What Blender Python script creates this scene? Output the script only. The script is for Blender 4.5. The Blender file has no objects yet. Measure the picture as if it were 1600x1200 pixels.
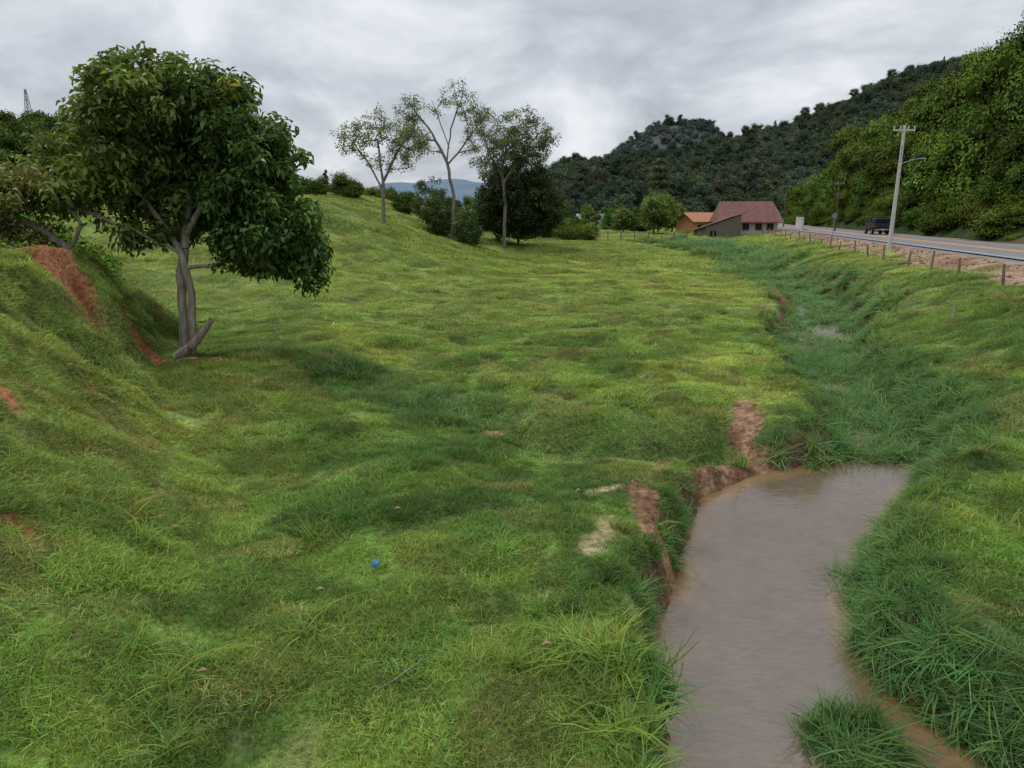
import bpy, math, numpy as np
from mathutils import Vector, Euler
rng=np.random.default_rng(7)
S=bpy.context.scene
COL=S.collection

# ------------------------------------------------------------------ helpers
def smooth(a,b,x):
    t=np.clip((x-a)/(b-a),0,1); return t*t*(3-2*t)
def vnoise(x,y,seed=0):
    x=np.asarray(x,float); y=np.asarray(y,float)
    xi=np.floor(x).astype(np.int64); yi=np.floor(y).astype(np.int64)
    xf=x-xi; yf=y-yi
    u=xf*xf*(3-2*xf); v=yf*yf*(3-2*yf)
    def h(i,j):
        n=(i*374761393+j*668265263+seed*144269504)&0x7fffffff
        n=((n^(n>>13))*1274126177)&0x7fffffff
        return ((n^(n>>16))&0xffff)/65535.0
    a=h(xi,yi)*(1-u)+h(xi+1,yi)*u
    b=h(xi,yi+1)*(1-u)+h(xi+1,yi+1)*u
    return a*(1-v)+b*v
def fbm(x,y,o=4,seed=0):
    s=0;a=.5;n=0
    x=np.asarray(x,float); y=np.asarray(y,float)
    for k in range(o):
        s=s+a*vnoise(x,y,seed+k*17); n+=a; a*=.5
        x,y=x*1.9+y*.6+3.1,y*1.9-x*.6+7.7
    return s/n
def mix(a,b,t):
    t=np.asarray(t)[...,None]; return np.asarray(a)*(1-t)+np.asarray(b)*t
def segdist(x,y,P):
    best=np.full(np.shape(x),1e9)
    for (x0,y0),(x1,y1) in zip(P[:-1],P[1:]):
        dx,dy=x1-x0,y1-y0
        t=np.clip(((x-x0)*dx+(y-y0)*dy)/(dx*dx+dy*dy+1e-9),0,1)
        best=np.minimum(best,np.hypot(x-x0-t*dx,y-y0-t*dy))
    return best

def mesh_obj(name,verts,faces,mat=None,parent=None,link=True,smoothsh=False):
    me=bpy.data.meshes.new(name)
    me.from_pydata([tuple(v) for v in verts],[],[tuple(f) for f in faces]); me.update()
    if mat: me.materials.append(mat)
    if smoothsh:
        me.polygons.foreach_set('use_smooth',[True]*len(me.polygons))
    ob=bpy.data.objects.new(name,me)
    if link: COL.objects.link(ob)
    if parent: ob.parent=parent
    return ob
def np_mesh(name,verts,quads,mat,cols=None,smoothsh=False,link=True,parent=None,tris=None):
    me=bpy.data.meshes.new(name)
    verts=np.asarray(verts,np.float32); quads=np.asarray(quads,np.int32).reshape(-1,4)
    nt=0 if tris is None else len(tris)
    loops=quads.ravel()
    if nt: loops=np.concatenate([loops,np.asarray(tris,np.int32).ravel()])
    me.vertices.add(len(verts)); me.vertices.foreach_set('co',verts.ravel())
    me.loops.add(len(loops)); me.loops.foreach_set('vertex_index',loops)
    nq=len(quads)
    me.polygons.add(nq+nt)
    st=np.concatenate([np.arange(nq)*4, nq*4+np.arange(nt)*3]).astype(np.int32)
    me.polygons.foreach_set('loop_start',st)
    me.update(calc_edges=True); me.validate()
    if cols is not None:
        a=me.attributes.new('tint','FLOAT_COLOR','POINT')
        c=np.ones((len(verts),4),np.float32); c[:,:3]=cols
        a.data.foreach_set('color',c.ravel())
    if smoothsh: me.polygons.foreach_set('use_smooth',np.ones(len(me.polygons),bool))
    me.materials.append(mat)
    ob=bpy.data.objects.new(name,me)
    if link: COL.objects.link(ob)
    if parent: ob.parent=parent
    return ob
def empty(name,loc=(0,0,0),rz=0):
    e=bpy.data.objects.new(name,None); COL.objects.link(e); e.location=loc; e.rotation_euler=(0,0,rz)
    e.empty_display_size=.3; return e
def box(name,c,s,mat,parent=None,rz=0,bev=0,rx=0,ry=0):
    x,y,z=[k/2 for k in s]
    v=[(-x,-y,-z),(x,-y,-z),(x,y,-z),(-x,y,-z),(-x,-y,z),(x,-y,z),(x,y,z),(-x,y,z)]
    f=[(0,3,2,1),(4,5,6,7),(0,1,5,4),(1,2,6,5),(2,3,7,6),(3,0,4,7)]
    ob=mesh_obj(name,v,f,mat,parent); ob.location=c; ob.rotation_euler=(rx,ry,rz)
    if bev:
        m=ob.modifiers.new('b','BEVEL'); m.width=bev; m.segments=2
    return ob
def tube_arrays(segs,n=8):
    p0=np.array([s[0] for s in segs],float); p1=np.array([s[1] for s in segs],float)
    r0=np.array([s[2] for s in segs]); r1=np.array([s[3] for s in segs])
    d=p1-p0; L=np.linalg.norm(d,axis=1,keepdims=True)+1e-9; d=d/L
    up=np.tile([0.31,0.17,.93],(len(d),1)); up[np.abs(d[:,2])>.8]=[1,.1,0]
    a=np.cross(d,up); a/=np.linalg.norm(a,axis=1,keepdims=True); b=np.cross(d,a)
    th=np.linspace(0,2*np.pi,n,endpoint=False)
    ring=a[:,None,:]*np.cos(th)[None,:,None]+b[:,None,:]*np.sin(th)[None,:,None]
    v0=p0[:,None,:]+ring*r0[:,None,None]; v1=p1[:,None,:]+ring*r1[:,None,None]
    V=np.concatenate([v0,v1],axis=1).reshape(-1,3)
    k=np.arange(n); kn=(k+1)%n
    q=np.stack([k,k+n,kn+n,kn],1)
    F=(q[None]+ (np.arange(len(d))*2*n)[:,None,None]).reshape(-1,4)
    return V,F
def tubes(name,segs,mat,parent=None,n=8,link=True):
    V,F=tube_arrays(segs,n)
    return np_mesh(name,V,F,mat,smoothsh=True,parent=parent,link=link)

# ------------------------------------------------------------------ materials
def newmat(name):
    m=bpy.data.materials.new(name); m.use_nodes=True
    nt=m.node_tree; nt.nodes.clear(); out=nt.nodes.new('ShaderNodeOutputMaterial')
    return m,nt,out
def simple(name,col,rough=.8,noise=0.25,scale=6,metal=0,bump=0.0,col2=None,spec=.3,stretch=(1,1,1)):
    m,nt,out=newmat(name); N=nt.nodes; L=nt.links
    b=N.new('ShaderNodeBsdfPrincipled'); b.inputs['Roughness'].default_value=rough; b.inputs['Metallic'].default_value=metal
    b.inputs['Specular IOR Level'].default_value=spec
    tc=N.new('ShaderNodeTexCoord'); mp=N.new('ShaderNodeMapping'); mp.inputs['Scale'].default_value=stretch
    nz=N.new('ShaderNodeTexNoise'); nz.inputs['Scale'].default_value=scale; nz.inputs['Detail'].default_value=6
    L.new(tc.outputs['Object'],mp.inputs[0]); L.new(mp.outputs[0],nz.inputs['Vector'])
    r=N.new('ShaderNodeValToRGB')
    c2=col2 if col2 else [c*(1-noise) for c in col]
    r.color_ramp.elements[0].position=.35; r.color_ramp.elements[1].position=.65
    r.color_ramp.elements[0].color=(*c2,1); r.color_ramp.elements[1].color=(*col,1)
    L.new(nz.outputs['Fac'],r.inputs[0]); L.new(r.outputs[0],b.inputs['Base Color'])
    if bump:
        bp=N.new('ShaderNodeBump'); bp.inputs['Strength'].default_value=bump; bp.inputs['Distance'].default_value=.05
        L.new(nz.outputs['Fac'],bp.inputs['Height']); L.new(bp.outputs[0],b.inputs['Normal'])
    L.new(b.outputs[0],out.inputs[0]); return m
def leafmat(name,kind,transl=.35,rough=.55,spec=.25):
    m,nt,out=newmat(name); N=nt.nodes; L=nt.links
    a=N.new('ShaderNodeAttribute'); a.attribute_name='tint'; a.attribute_type='GEOMETRY'
    col=a.outputs['Color']
    if kind=='INSTANCER':
        i=N.new('ShaderNodeAttribute'); i.attribute_name='itint'; i.attribute_type='INSTANCER'
        mm=N.new('ShaderNodeMix'); mm.data_type='RGBA'; mm.blend_type='MULTIPLY'; mm.inputs[0].default_value=1
        L.new(col,mm.inputs[6]); L.new(i.outputs['Color'],mm.inputs[7]); col=mm.outputs[2]
    if transl==0:
        b=N.new('ShaderNodeBsdfDiffuse'); L.new(col,b.inputs[0]); L.new(b.outputs[0],out.inputs[0]); return m
    b=N.new('ShaderNodeBsdfPrincipled'); b.inputs['Roughness'].default_value=rough; b.inputs['Specular IOR Level'].default_value=spec
    t=N.new('ShaderNodeBsdfTranslucent')
    g=N.new('ShaderNodeMix'); g.data_type='RGBA'; g.blend_type='MULTIPLY'; g.inputs[0].default_value=1
    g.inputs[7].default_value=(1.25,1.15,.7,1)
    L.new(col,b.inputs['Base Color']); L.new(col,g.inputs[6]); L.new(g.outputs[2],t.inputs[0])
    ms=N.new('ShaderNodeMixShader'); ms.inputs[0].default_value=transl
    L.new(b.outputs[0],ms.inputs[1]); L.new(t.outputs[0],ms.inputs[2]); L.new(ms.outputs[0],out.inputs[0])
    return m
M_leaf=leafmat('leaf','GEOMETRY',.3)
M_ileaf=leafmat('forest_leaf','INSTANCER',0)
M_grass=leafmat('grass_blade','INSTANCER',.4,rough=.6,spec=.15)
M_bark=simple('bark',(.36,.31,.25),.9,.5,9,bump=.6,stretch=(1,1,.25))
M_barkd=simple('bark_dark',(.12,.095,.07),.9,.5,6,bump=.5)
M_barkg=simple('bark_grey',(.22,.19,.155),.9,.45,5,bump=.3)
M_conc=simple('concrete',(.50,.49,.46),.85,.2,5)
M_white=simple('whitewash',(.58,.55,.50),.85,.25,1.2)
M_tile=simple('roof_tile',(.21,.085,.065),.8,.5,2.2,bump=.3,col2=(.10,.052,.045))
M_wood=simple('weathered_wood',(.23,.195,.16),.9,.5,5,stretch=(6,6,.5),col2=(.10,.08,.065))
M_dark=simple('dark_opening',(.012,.012,.014),.4,.2,3)
M_orange=simple('orange_plaster',(.48,.24,.10),.85,.2,2)
M_wire=simple('wire_dark',(.02,.02,.02),.6,.1,3)
M_metal=simple('galvanised',(.35,.36,.37),.45,.2,8,metal=.6)
M_rock=simple('rubble_stone',(.20,.135,.085),.9,.45,3,bump=.5,col2=(.11,.065,.04))

# ------------------------------------------------------------------ terrain functions
ST=np.array([ # x,y,halfwidth,bed,bankwidth
 (3.3,-6,2.0,-1.2,.6),(3.4,1,2.0,-1.2,.6),(3.6,4,1.9,-1.2,.6),(3.65,6.2,1.75,-1.2,.55),(3.45,7.4,1.5,-1.2,.5),(3.42,8.7,1.40,-1.2,.5),
 (4.2,10.5,1.4,-1.2,.5),(5.45,12.9,1.6,-1.2,.55),(6.8,14.2,1.45,-1.15,.7),(8.7,15.6,.9,-1.1,.9),(9.9,18,.95,-1.05,.9),
 (10.7,20.7,1.0,-1.0,.85),(11.5,24,1.2,-.98,.8),(12.8,28.5,1.4,-.95,.8),(15.8,35,1.9,-.9,.9),(19.5,45,1.5,-.5,1.1),
 (22,62,1.2,-.1,1.4),(25,84,.8,.5,1.6),(21,105,.6,.8,1.8)])
def channel(x,y):
    x=np.asarray(x,float); y=np.asarray(y,float)
    best=np.full(x.shape,1e9); bed=np.zeros(x.shape); bw=np.ones(x.shape); side=np.zeros(x.shape)
    for a,b in zip(ST[:-1],ST[1:]):
        dx,dy=b[0]-a[0],b[1]-a[1]
        t=np.clip(((x-a[0])*dx+(y-a[1])*dy)/(dx*dx+dy*dy),0,1)
        ex,ey=x-a[0]-t*dx,y-a[1]-t*dy
        d=np.hypot(ex,ey)-(a[2]+(b[2]-a[2])*t)
        m=d<best
        best=np.where(m,d,best); bed=np.where(m,a[3]+(b[3]-a[3])*t,bed); bw=np.where(m,a[4]+(b[4]-a[4])*t,bw)
        side=np.where(m,np.sign(ex*dy-ey*dx),side)
    w=(fbm(x/.7,y/.7,3,5)-.5)*1.1+(fbm(x/2.6,y/2.6,2,6)-.5)*(.8+2.2*smooth(15,24,y))
    best=best+w*np.clip(bw,.65,1.5)*.6
    bw=np.where(side>0,bw*1.6,bw)
    return best,bed,bw,side
TR=[(5.6,15.9),(3.8,15.5),(1.9,15.4),(-.7,17.6),(-5.2,22.2),(-9.4,26)]
def roadnear(y): return 28+(y-38.5)*.225
def H0(x,y):
    x=np.asarray(x,float); y=np.asarray(y,float)
    z=(fbm(x/9,y/9,2,1)-.5)*.7+(fbm(x/2.2,y/2.2,3,2)-.5)*.46+(fbm(x/.6,y/.6,2,3)-.5)*.14
    r=x-roadnear(y)
    x0=np.interp(y,[0,8,12,17,20,24],[3,3,4.5,8.3,10.9,12.6])
    x1=np.interp(y,[0,8,12,17,20,24],[12,12,12.5,13.4,13.3,15.2])
    xx=-x+(fbm(x/2.5,y/1.6,3,14)-.5)*2.4*smooth(10,18,y)
    mm=smooth(x0,x1,xx)*(1-smooth(22,33,y))
    z=z+3.75*mm+mm*(fbm(x/1.5,y/1.5,3,15)-.5)*.8
    z=z+6.4*smooth(-3,25,-x)*smooth(40,70,y)*(1-smooth(100,150,y))
    z=z+1.3*smooth(60,110,y)
    s=smooth(-12,-4.6,r); z=z+(2.0+(fbm(x/1.5,y/1.5,2,9)-.5)*.25-z)*s
    s=smooth(-4.6,-1.0,r); z=z+(2.5-z)*s
    td=segdist(x,y,TR)+(fbm(x/1.1,y/1.1,2,12)-.5)*.9
    dep=.75*smooth(-3,2,x)*(1-smooth(0.2,1.4,td))
    z=z-dep-.22*(1-smooth(.5,4,td))*smooth(-12,-4,x)
    return z
ISL=(3.98,6.8)
def H(x,y):
    z=H0(x,y); sd,bed,bw,side=channel(x,y)
    t=np.clip(sd/bw,0,1); t=t**.75; t=t*t*(3-2*t)
    zb=bed-.12*np.clip(-sd,0,1)
    z=np.where(sd<bw,zb*(1-t)+z*t,z)
    d=np.hypot((x-ISL[0])/.5,(y-ISL[1])/.5)
    z=np.maximum(z,-1.35+.5*np.exp(-d**3))
    return z
def grad(x,y,e=.15):
    return (H(x+e,y)-H(x-e,y))/(2*e),(H(x,y+e)-H(x,y-e))/(2*e)
SOIL=[([(-13.7,20.4),(-13.0,20.0)],.75),([(-13.0,20.0),(-12.2,19.9),(-11.4,19.6)],.55),([(-11.4,19.6),(-10.7,19.0)],.3),([(-12.0,21.6),(-11.0,22.6),(-10.2,23.1),(-9.6,22.9)],.28),([(-8.7,11.4),(-8.4,11.2)],.16),
      ([(-6.5,8.3),(-6.2,8.2)],.12),([(-9.0,14.2),(-8.5,14.1)],.14)]
DRY=[([(1.65,10.9),(1.5,10.2),(1.25,9.6)],.2),([(.9,15.4),(2.1,15.1)],.24),([(.3,8.5),(.6,8.6)],.11),([(1.6,12.1),(1.9,12.2)],.16),([(-.9,8.2),(-.8,8.2)],.06)]
MUD=[([(2.35,12.3),(2.4,11.2),(2.42,10.2)],.30),([(1.5,14.5),(2.2,14.7)],.35),([(5.6,15.8),(6.0,17.0),(6.5,18.2)],.36),([(4.9,14.9),(6.2,15.4)],.4),([(3.3,13.9),(4.3,14.5)],.3),([(-.6,17.6),(.1,17.0)],.3),
     ([(13.2,36.6),(14.0,38.6)],.4),([(9.4,22.0),(9.7,24.0)],.3),([(10.8,28.5),(12.2,32.0)],.35),([(2.0,8.6),(1.95,7.9)],.2),([(16.9,44),(17.6,47)],.5)]
def masks(x,y,grow=0):
    w=(fbm(x/.35,y/.35,3,31)-.5)*1.3
    def mk(L):
        o=np.zeros(np.shape(x))
        for P,r in L: o=np.maximum(o,1-smooth(r*.75+grow,r*1.35+grow,segdist(x,y,P)+w*min(r*1.6,.6)))
        return o
    return mk(SOIL),mk(DRY),mk(MUD)
gA=np.array([.135,.255,.044]); gB=np.array([.265,.350,.070]); gC=np.array([.080,.17,.034]); gD=np.array([.095,.205,.070])
def grasscol(x,y):
    n=fbm(x/7,y/7,3,41); n2=fbm(x/1.2,y/1.2,3,43); n3=fbm(x/25,y/25,2,44)
    c=mix(gC,gA,smooth(.34,.54,n2*.6+n*.4))
    c=mix(c,gB,smooth(.47,.72,n*.45+n2*.4+n3*.15)*.85*(.5+.5*smooth(8,30,y)))
    c=mix(c,gB,smooth(16,45,y)*.5)
    c=mix(c,gB*np.array([1.05,.9,1.1]),smooth(5,9,-x)*(1-smooth(20,24,y))*.35)
    c=mix(c,np.array([.27,.27,.09]),smooth(.58,.72,fbm(x/1.0,y/.8,3,48))*.5)
    c=c*(.72+.56*smooth(.3,.7,fbm(x/.45,y/.45,2,47)))[...,None]
    sd,bed,bw,side=channel(x,y)
    c=mix(c,gD,(1-smooth(.2,1.6,sd/bw))*.85)
    td=segdist(x,y,TR)
    c=mix(c,gD*.9,(1-smooth(.4,2.4,td))*.5)
    return c

# ------------------------------------------------------------------ ground sheet
def axis(lo,hi,step,far,neg=None):
    a=list(np.arange(lo,hi,step)); s=step; v=a[-1]
    while v<far: s*=1.055; v+=s; a.append(v)
    s=step; v=lo; b=[]
    while v>(neg if neg is not None else -far): s*=1.055; v-=s; b.append(v)
    return np.array(b[::-1]+a)
gx=axis(-16,17,.13,1800); gy=axis(3,32,.13,2600,-60)
GX,GY=np.meshgrid(gx,gy)
GZ=H(GX,GY)
nx,ny=len(gx),len(gy)
V=np.stack([GX.ravel(),GY.ravel(),GZ.ravel()],1)
i=np.arange(nx-1)[None]+ (np.arange(ny-1)*nx)[:,None]; i=i.ravel()
Q=np.stack([i,i+1,i+nx+1,i+nx],1)
x,y=V[:,0],V[:,1]
soil,dry,mud=masks(x,y)
sd,bed,bw,side=channel(x,y)
c=grasscol(x,y)*.62
r=x-roadnear(y)
earth=np.array([.15,.105,.06])
c=mix(c,earth,.35*smooth(.4,.7,fbm(x/.4,y/.4,3,50)))
c=mix(c,np.array([.11,.065,.04]),(1-smooth(.5,.95,sd/bw))*.9)
c=mix(c,np.array([.16,.115,.075])*(1-.5*smooth(15,17,y))[:,None],(sd<0).astype(float))
c=mix(c,mix(np.array([.36,.30,.17]),np.array([.24,.20,.10]),smooth(.4,.65,fbm(x/.25,y/.25,3,56))),dry)
c=mix(c,mix(np.array([.13,.065,.038]),np.array([.25,.15,.09]),smooth(.35,.65,fbm(x/.4,y/.4,3,51))),mud)
c=mix(c,mix(np.array([.20,.075,.035]),np.array([.36,.155,.08]),smooth(.35,.65,fbm(x/.4,y/.4,3,52))),soil)
dirt=smooth(-5.1,-4.5,r+(fbm(x/1.2,y/1.2,2,53)-.5)*1.6)*(1-smooth(170,230,y))
c=mix(c,mix(np.array([.18,.105,.06]),np.array([.29,.195,.125]),smooth(.35,.6,fbm(x/.9,y/.9,3,54))),dirt)
c=mix(c,np.array([.20,.18,.16]),smooth(-1.4,-.8,r+(fbm(x/1.,y/1.,2,55)-.5))*(1-smooth(9.5,10,r))*(1-smooth(170,230,y)))
def groundmat():
    m,nt,out=newmat('ground_mat'); N=nt.nodes; L=nt.links
    a=N.new('ShaderNodeAttribute'); a.attribute_name='tint'
    tc=N.new('ShaderNodeTexCoord')
    def nz(s,d):
        n=N.new('ShaderNodeTexNoise'); n.inputs['Scale'].default_value=s; n.inputs['Detail'].default_value=d
        L.new(tc.outputs['Object'],n.inputs['Vector']); return n
    n1=nz(9,8); n2=nz(1.1,6)
    mr=N.new('ShaderNodeMapRange'); mr.inputs[1].default_value=.3; mr.inputs[2].default_value=.7; mr.inputs[3].default_value=.5; mr.inputs[4].default_value=1.45
    L.new(n1.outputs['Fac'],mr.inputs[0])
    mr2=N.new('ShaderNodeMapRange'); mr2.inputs[1].default_value=.3; mr2.inputs[2].default_value=.7; mr2.inputs[3].default_value=.75; mr2.inputs[4].default_value=1.2
    L.new(n2.outputs['Fac'],mr2.inputs[0])
    mu=N.new('ShaderNodeMath'); mu.operation='MULTIPLY'; L.new(mr.outputs[0],mu.inputs[0]); L.new(mr2.outputs[0],mu.inputs[1])
    vm=N.new('ShaderNodeVectorMath'); vm.operation='SCALE'; L.new(a.outputs['Color'],vm.inputs[0]); L.new(mu.outputs[0],vm.inputs['Scale'])
    b=N.new('ShaderNodeBsdfPrincipled'); b.inputs['Roughness'].default_value=.95; b.inputs['Specular IOR Level'].default_value=.1
    L.new(vm.outputs[0],b.inputs['Base Color'])
    bp=N.new('ShaderNodeBump'); bp.inputs['Strength'].default_value=1.0; bp.inputs['Distance'].default_value=.1
    L.new(n1.outputs['Fac'],bp.inputs['Height']); L.new(bp.outputs[0],b.inputs['Normal'])
    L.new(b.outputs[0],out.inputs[0]); return m
M_ground=groundmat()
np_mesh('ground',V,Q,M_ground,cols=c,smoothsh=True)

# ------------------------------------------------------------------ stream water
def watermat():
    m,nt,out=newmat('stream_water'); N=nt.nodes; L=nt.links
    b=N.new('ShaderNodeBsdfPrincipled'); b.inputs['Roughness'].default_value=.03; b.inputs['IOR'].default_value=1.5
    b.inputs['Specular IOR Level'].default_value=1.0
    tc=N.new('ShaderNodeTexCoord')
    n=N.new('ShaderNodeTexNoise'); n.inputs['Scale'].default_value=3.2; n.inputs['Detail'].default_value=9; n.inputs['Roughness'].default_value=.7
    L.new(tc.outputs['Object'],n.inputs['Vector'])
    at=N.new('ShaderNodeAttribute'); at.attribute_name='tint'
    mr=N.new('ShaderNodeMapRange'); mr.inputs[1].default_value=.3; mr.inputs[2].default_value=.7; mr.inputs[3].default_value=.82; mr.inputs[4].default_value=1.15
    L.new(n.outputs['Fac'],mr.inputs[0])
    vm=N.new('ShaderNodeVectorMath'); vm.operation='SCALE'; L.new(at.outputs['Color'],vm.inputs[0]); L.new(mr.outputs[0],vm.inputs['Scale'])
    L.new(vm.outputs[0],b.inputs['Base Color'])
    n2=N.new('ShaderNodeTexNoise'); n2.inputs['Scale'].default_value=6; n2.inputs['Detail'].default_value=5; n2.inputs['Distortion'].default_value=.4
    mp=N.new('ShaderNodeMapping'); mp.inputs['Scale'].default_value=(.7,1.6,1); L.new(tc.outputs['Object'],mp.inputs[0]); L.new(mp.outputs[0],n2.inputs['Vector'])
    bp=N.new('ShaderNodeBump'); bp.inputs['Strength'].default_value=.6; bp.inputs['Distance'].default_value=.012
    L.new(n2.outputs['Fac'],bp.inputs['Height']); L.new(bp.outputs[0],b.inputs['Normal'])
    L.new(b.outputs[0],out.inputs[0]); return m
ys=np.concatenate([np.arange(-6,22,.15),np.arange(22,105,.6)])
nc=41
cx=np.interp(ys,ST[:,1],ST[:,0]); hw=np.interp(ys,ST[:,1],ST[:,2]); bz=np.interp(ys,ST[:,1],ST[:,3])
wz=np.where(ys<16,-1.0,np.maximum(-1.0,bz-.02))
u=np.linspace(-1,1,nc)
WX=cx[:,None]+u[None]*(hw[:,None]+np.where(ys<21,1.6,1.0)[:,None]); WY=ys[:,None]+0*WX; WZ=wz[:,None]+0*WX
sdw,_,_,_=channel(WX,WY)
WV=np.stack([WX.ravel(),WY.ravel(),WZ.ravel()],1)
i=(np.arange(nc-1)[None]+(np.arange(len(ys)-1)*nc)[:,None]).ravel()
wc=mix(np.array([.115,.082,.055]),np.array([.23,.13,.055]),smooth(-.45,-.02,sdw.ravel())*.8)
wc=mix(wc,np.array([.08,.062,.043]),smooth(.45,.65,fbm(WV[:,0]/.6,WV[:,1]/.9,4,90))*.3)
np_mesh('stream_water',WV,np.stack([i,i+1,i+nc+1,i+nc],1),watermat(),cols=wc,smoothsh=True)

# ------------------------------------------------------------------ instancing
def instancer(name,P,R,SC,T,idx,sources):
    me=bpy.data.meshes.new(name); me.vertices.add(len(P)); me.vertices.foreach_set('co',np.asarray(P,np.float32).ravel())
    def at(n,t,k,d):
        a=me.attributes.new(n,t,'POINT'); a.data.foreach_set(k,d)
    at('rot','FLOAT_VECTOR','vector',np.asarray(R,np.float32).ravel())
    at('scl','FLOAT_VECTOR','vector',np.asarray(SC,np.float32).ravel())
    c4=np.ones((len(P),4),np.float32); c4[:,:3]=T
    at('itint','FLOAT_COLOR','color',c4.ravel())
    at('idx','INT','value',np.asarray(idx,np.int32))
    ob=bpy.data.objects.new(name,me); COL.objects.link(ob)
    ng=bpy.data.node_groups.new(name+'_gn','GeometryNodeTree')
    ng.interface.new_socket('Geometry',in_out='INPUT',socket_type='NodeSocketGeometry')
    ng.interface.new_socket('Geometry',in_out='OUTPUT',socket_type='NodeSocketGeometry')
    N=ng.nodes; L=ng.links
    gi=N.new('NodeGroupInput'); go=N.new('NodeGroupOutput'); jn=N.new('GeometryNodeJoinGeometry')
    def na(n,t):
        a=N.new('GeometryNodeInputNamedAttribute'); a.data_type=t; a.inputs['Name'].default_value=n; return a.outputs['Attribute']
    rot=N.new('FunctionNodeEulerToRotation'); L.new(na('rot','FLOAT_VECTOR'),rot.inputs[0])
    sc=na('scl','FLOAT_VECTOR'); ix=na('idx','INT')
    for k,s in enumerate(sources):
        cmp=N.new('FunctionNodeCompare'); cmp.data_type='INT'; cmp.operation='EQUAL'
        L.new(ix,cmp.inputs[2]); cmp.inputs[3].default_value=k
        oi=N.new('GeometryNodeObjectInfo'); oi.inputs['Object'].default_value=s; oi.transform_space='ORIGINAL'
        ip=N.new('GeometryNodeInstanceOnPoints')
        L.new(gi.outputs[0],ip.inputs['Points']); L.new(cmp.outputs[0],ip.inputs['Selection'])
        L.new(oi.outputs['Geometry'],ip.inputs['Instance']); L.new(rot.outputs[0],ip.inputs['Rotation']); L.new(sc,ip.inputs['Scale'])
        L.new(ip.outputs[0],jn.inputs[0])
    L.new(jn.outputs[0],go.inputs[0])
    md=ob.modifiers.new('inst','NODES'); md.node_group=ng
    return ob

def clump(name,n,hmin,hmax,rad,w,lean,seed,drycut=.04):
    g=np.random.default_rng(seed)
    K=4
    ang=g.uniform(0,2*np.pi,n); rr=rad*np.sqrt(g.uniform(0,1,n)); bx=rr*np.cos(ang); by=rr*np.sin(ang)
    tf=.45+1.1*fbm(bx/.13+seed*9,by/.13,2,seed)
    h=g.uniform(hmin,hmax,n)*tf; az=g.uniform(0,2*np.pi,n); ln=g.uniform(lean*.4,lean,n)
    ww=w*g.uniform(.6,1.2,n)
    dx,dy=np.cos(az),np.sin(az); px,py=-dy,dx
    tint=g.uniform(.6,1.4,n)*(.7+.6*fbm(bx/.2+seed*5,by/.2,2,seed+3)); hue=g.uniform(0,1,n)
    col=np.stack([tint*(.8+.5*hue),tint,tint*(1.1-.3*hue)],1)
    dr=g.uniform(0,1,n)<drycut; col[dr]=[2.3,1.4,2.4]
    rows=[]
    for k in range(K):
        t=k/(K-1); bend=t*t*ln
        cx=bx+dx*bend*h; cy=by+dy*bend*h; cz=h*(t-.42*t*t*np.clip(ln,0,1.3))-.02
        wk=ww*(1-t)**.6*.5 if k<K-1 else ww*0.04
        rows.append((np.stack([cx-px*wk,cy-py*wk,cz],1),np.stack([cx+px*wk,cy+py*wk,cz],1)))
    V=np.stack([q for r in rows for q in r],1)
    f=np.array([[2*k,2*k+1,2*k+3,2*k+2] for k in range(K-1)])
    F=(f[None]+(np.arange(n)*2*K)[:,None,None]).reshape(-1,4)
    CC=np.repeat(col,2*K,axis=0)
    return np_mesh(name,V.reshape(-1,3),F,M_grass,cols=CC,link=False)
G=[clump('turf_a',500,.04,.10,.46,.012,1.1,1,.07),clump('turf_b',500,.04,.11,.46,.012,1.2,2,.12),
   clump('mid_a',380,.06,.18,.44,.014,1.2,3,.05),clump('mid_b',380,.06,.19,.44,.014,1.3,4,.08),
   clump('tall_a',260,.14,.36,.40,.018,1.25,5,.03),clump('tall_b',250,.14,.40,.40,.020,1.4,6,.04),
   clump('turf_s',82,.04,.10,.17,.012,1.1,7,.07),clump('turf_t',82,.04,.11,.17,.012,1.2,8,.12),
   clump('mid_s',65,.06,.18,.16,.014,1.2,9,.05),clump('mid_t',65,.06,.19,.16,.014,1.3,10,.07),
   clump('tall_s',44,.15,.40,.14,.018,1.25,11,.03),clump('tall_t',42,.15,.44,.14,.020,1.4,12,.04)]
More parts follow.
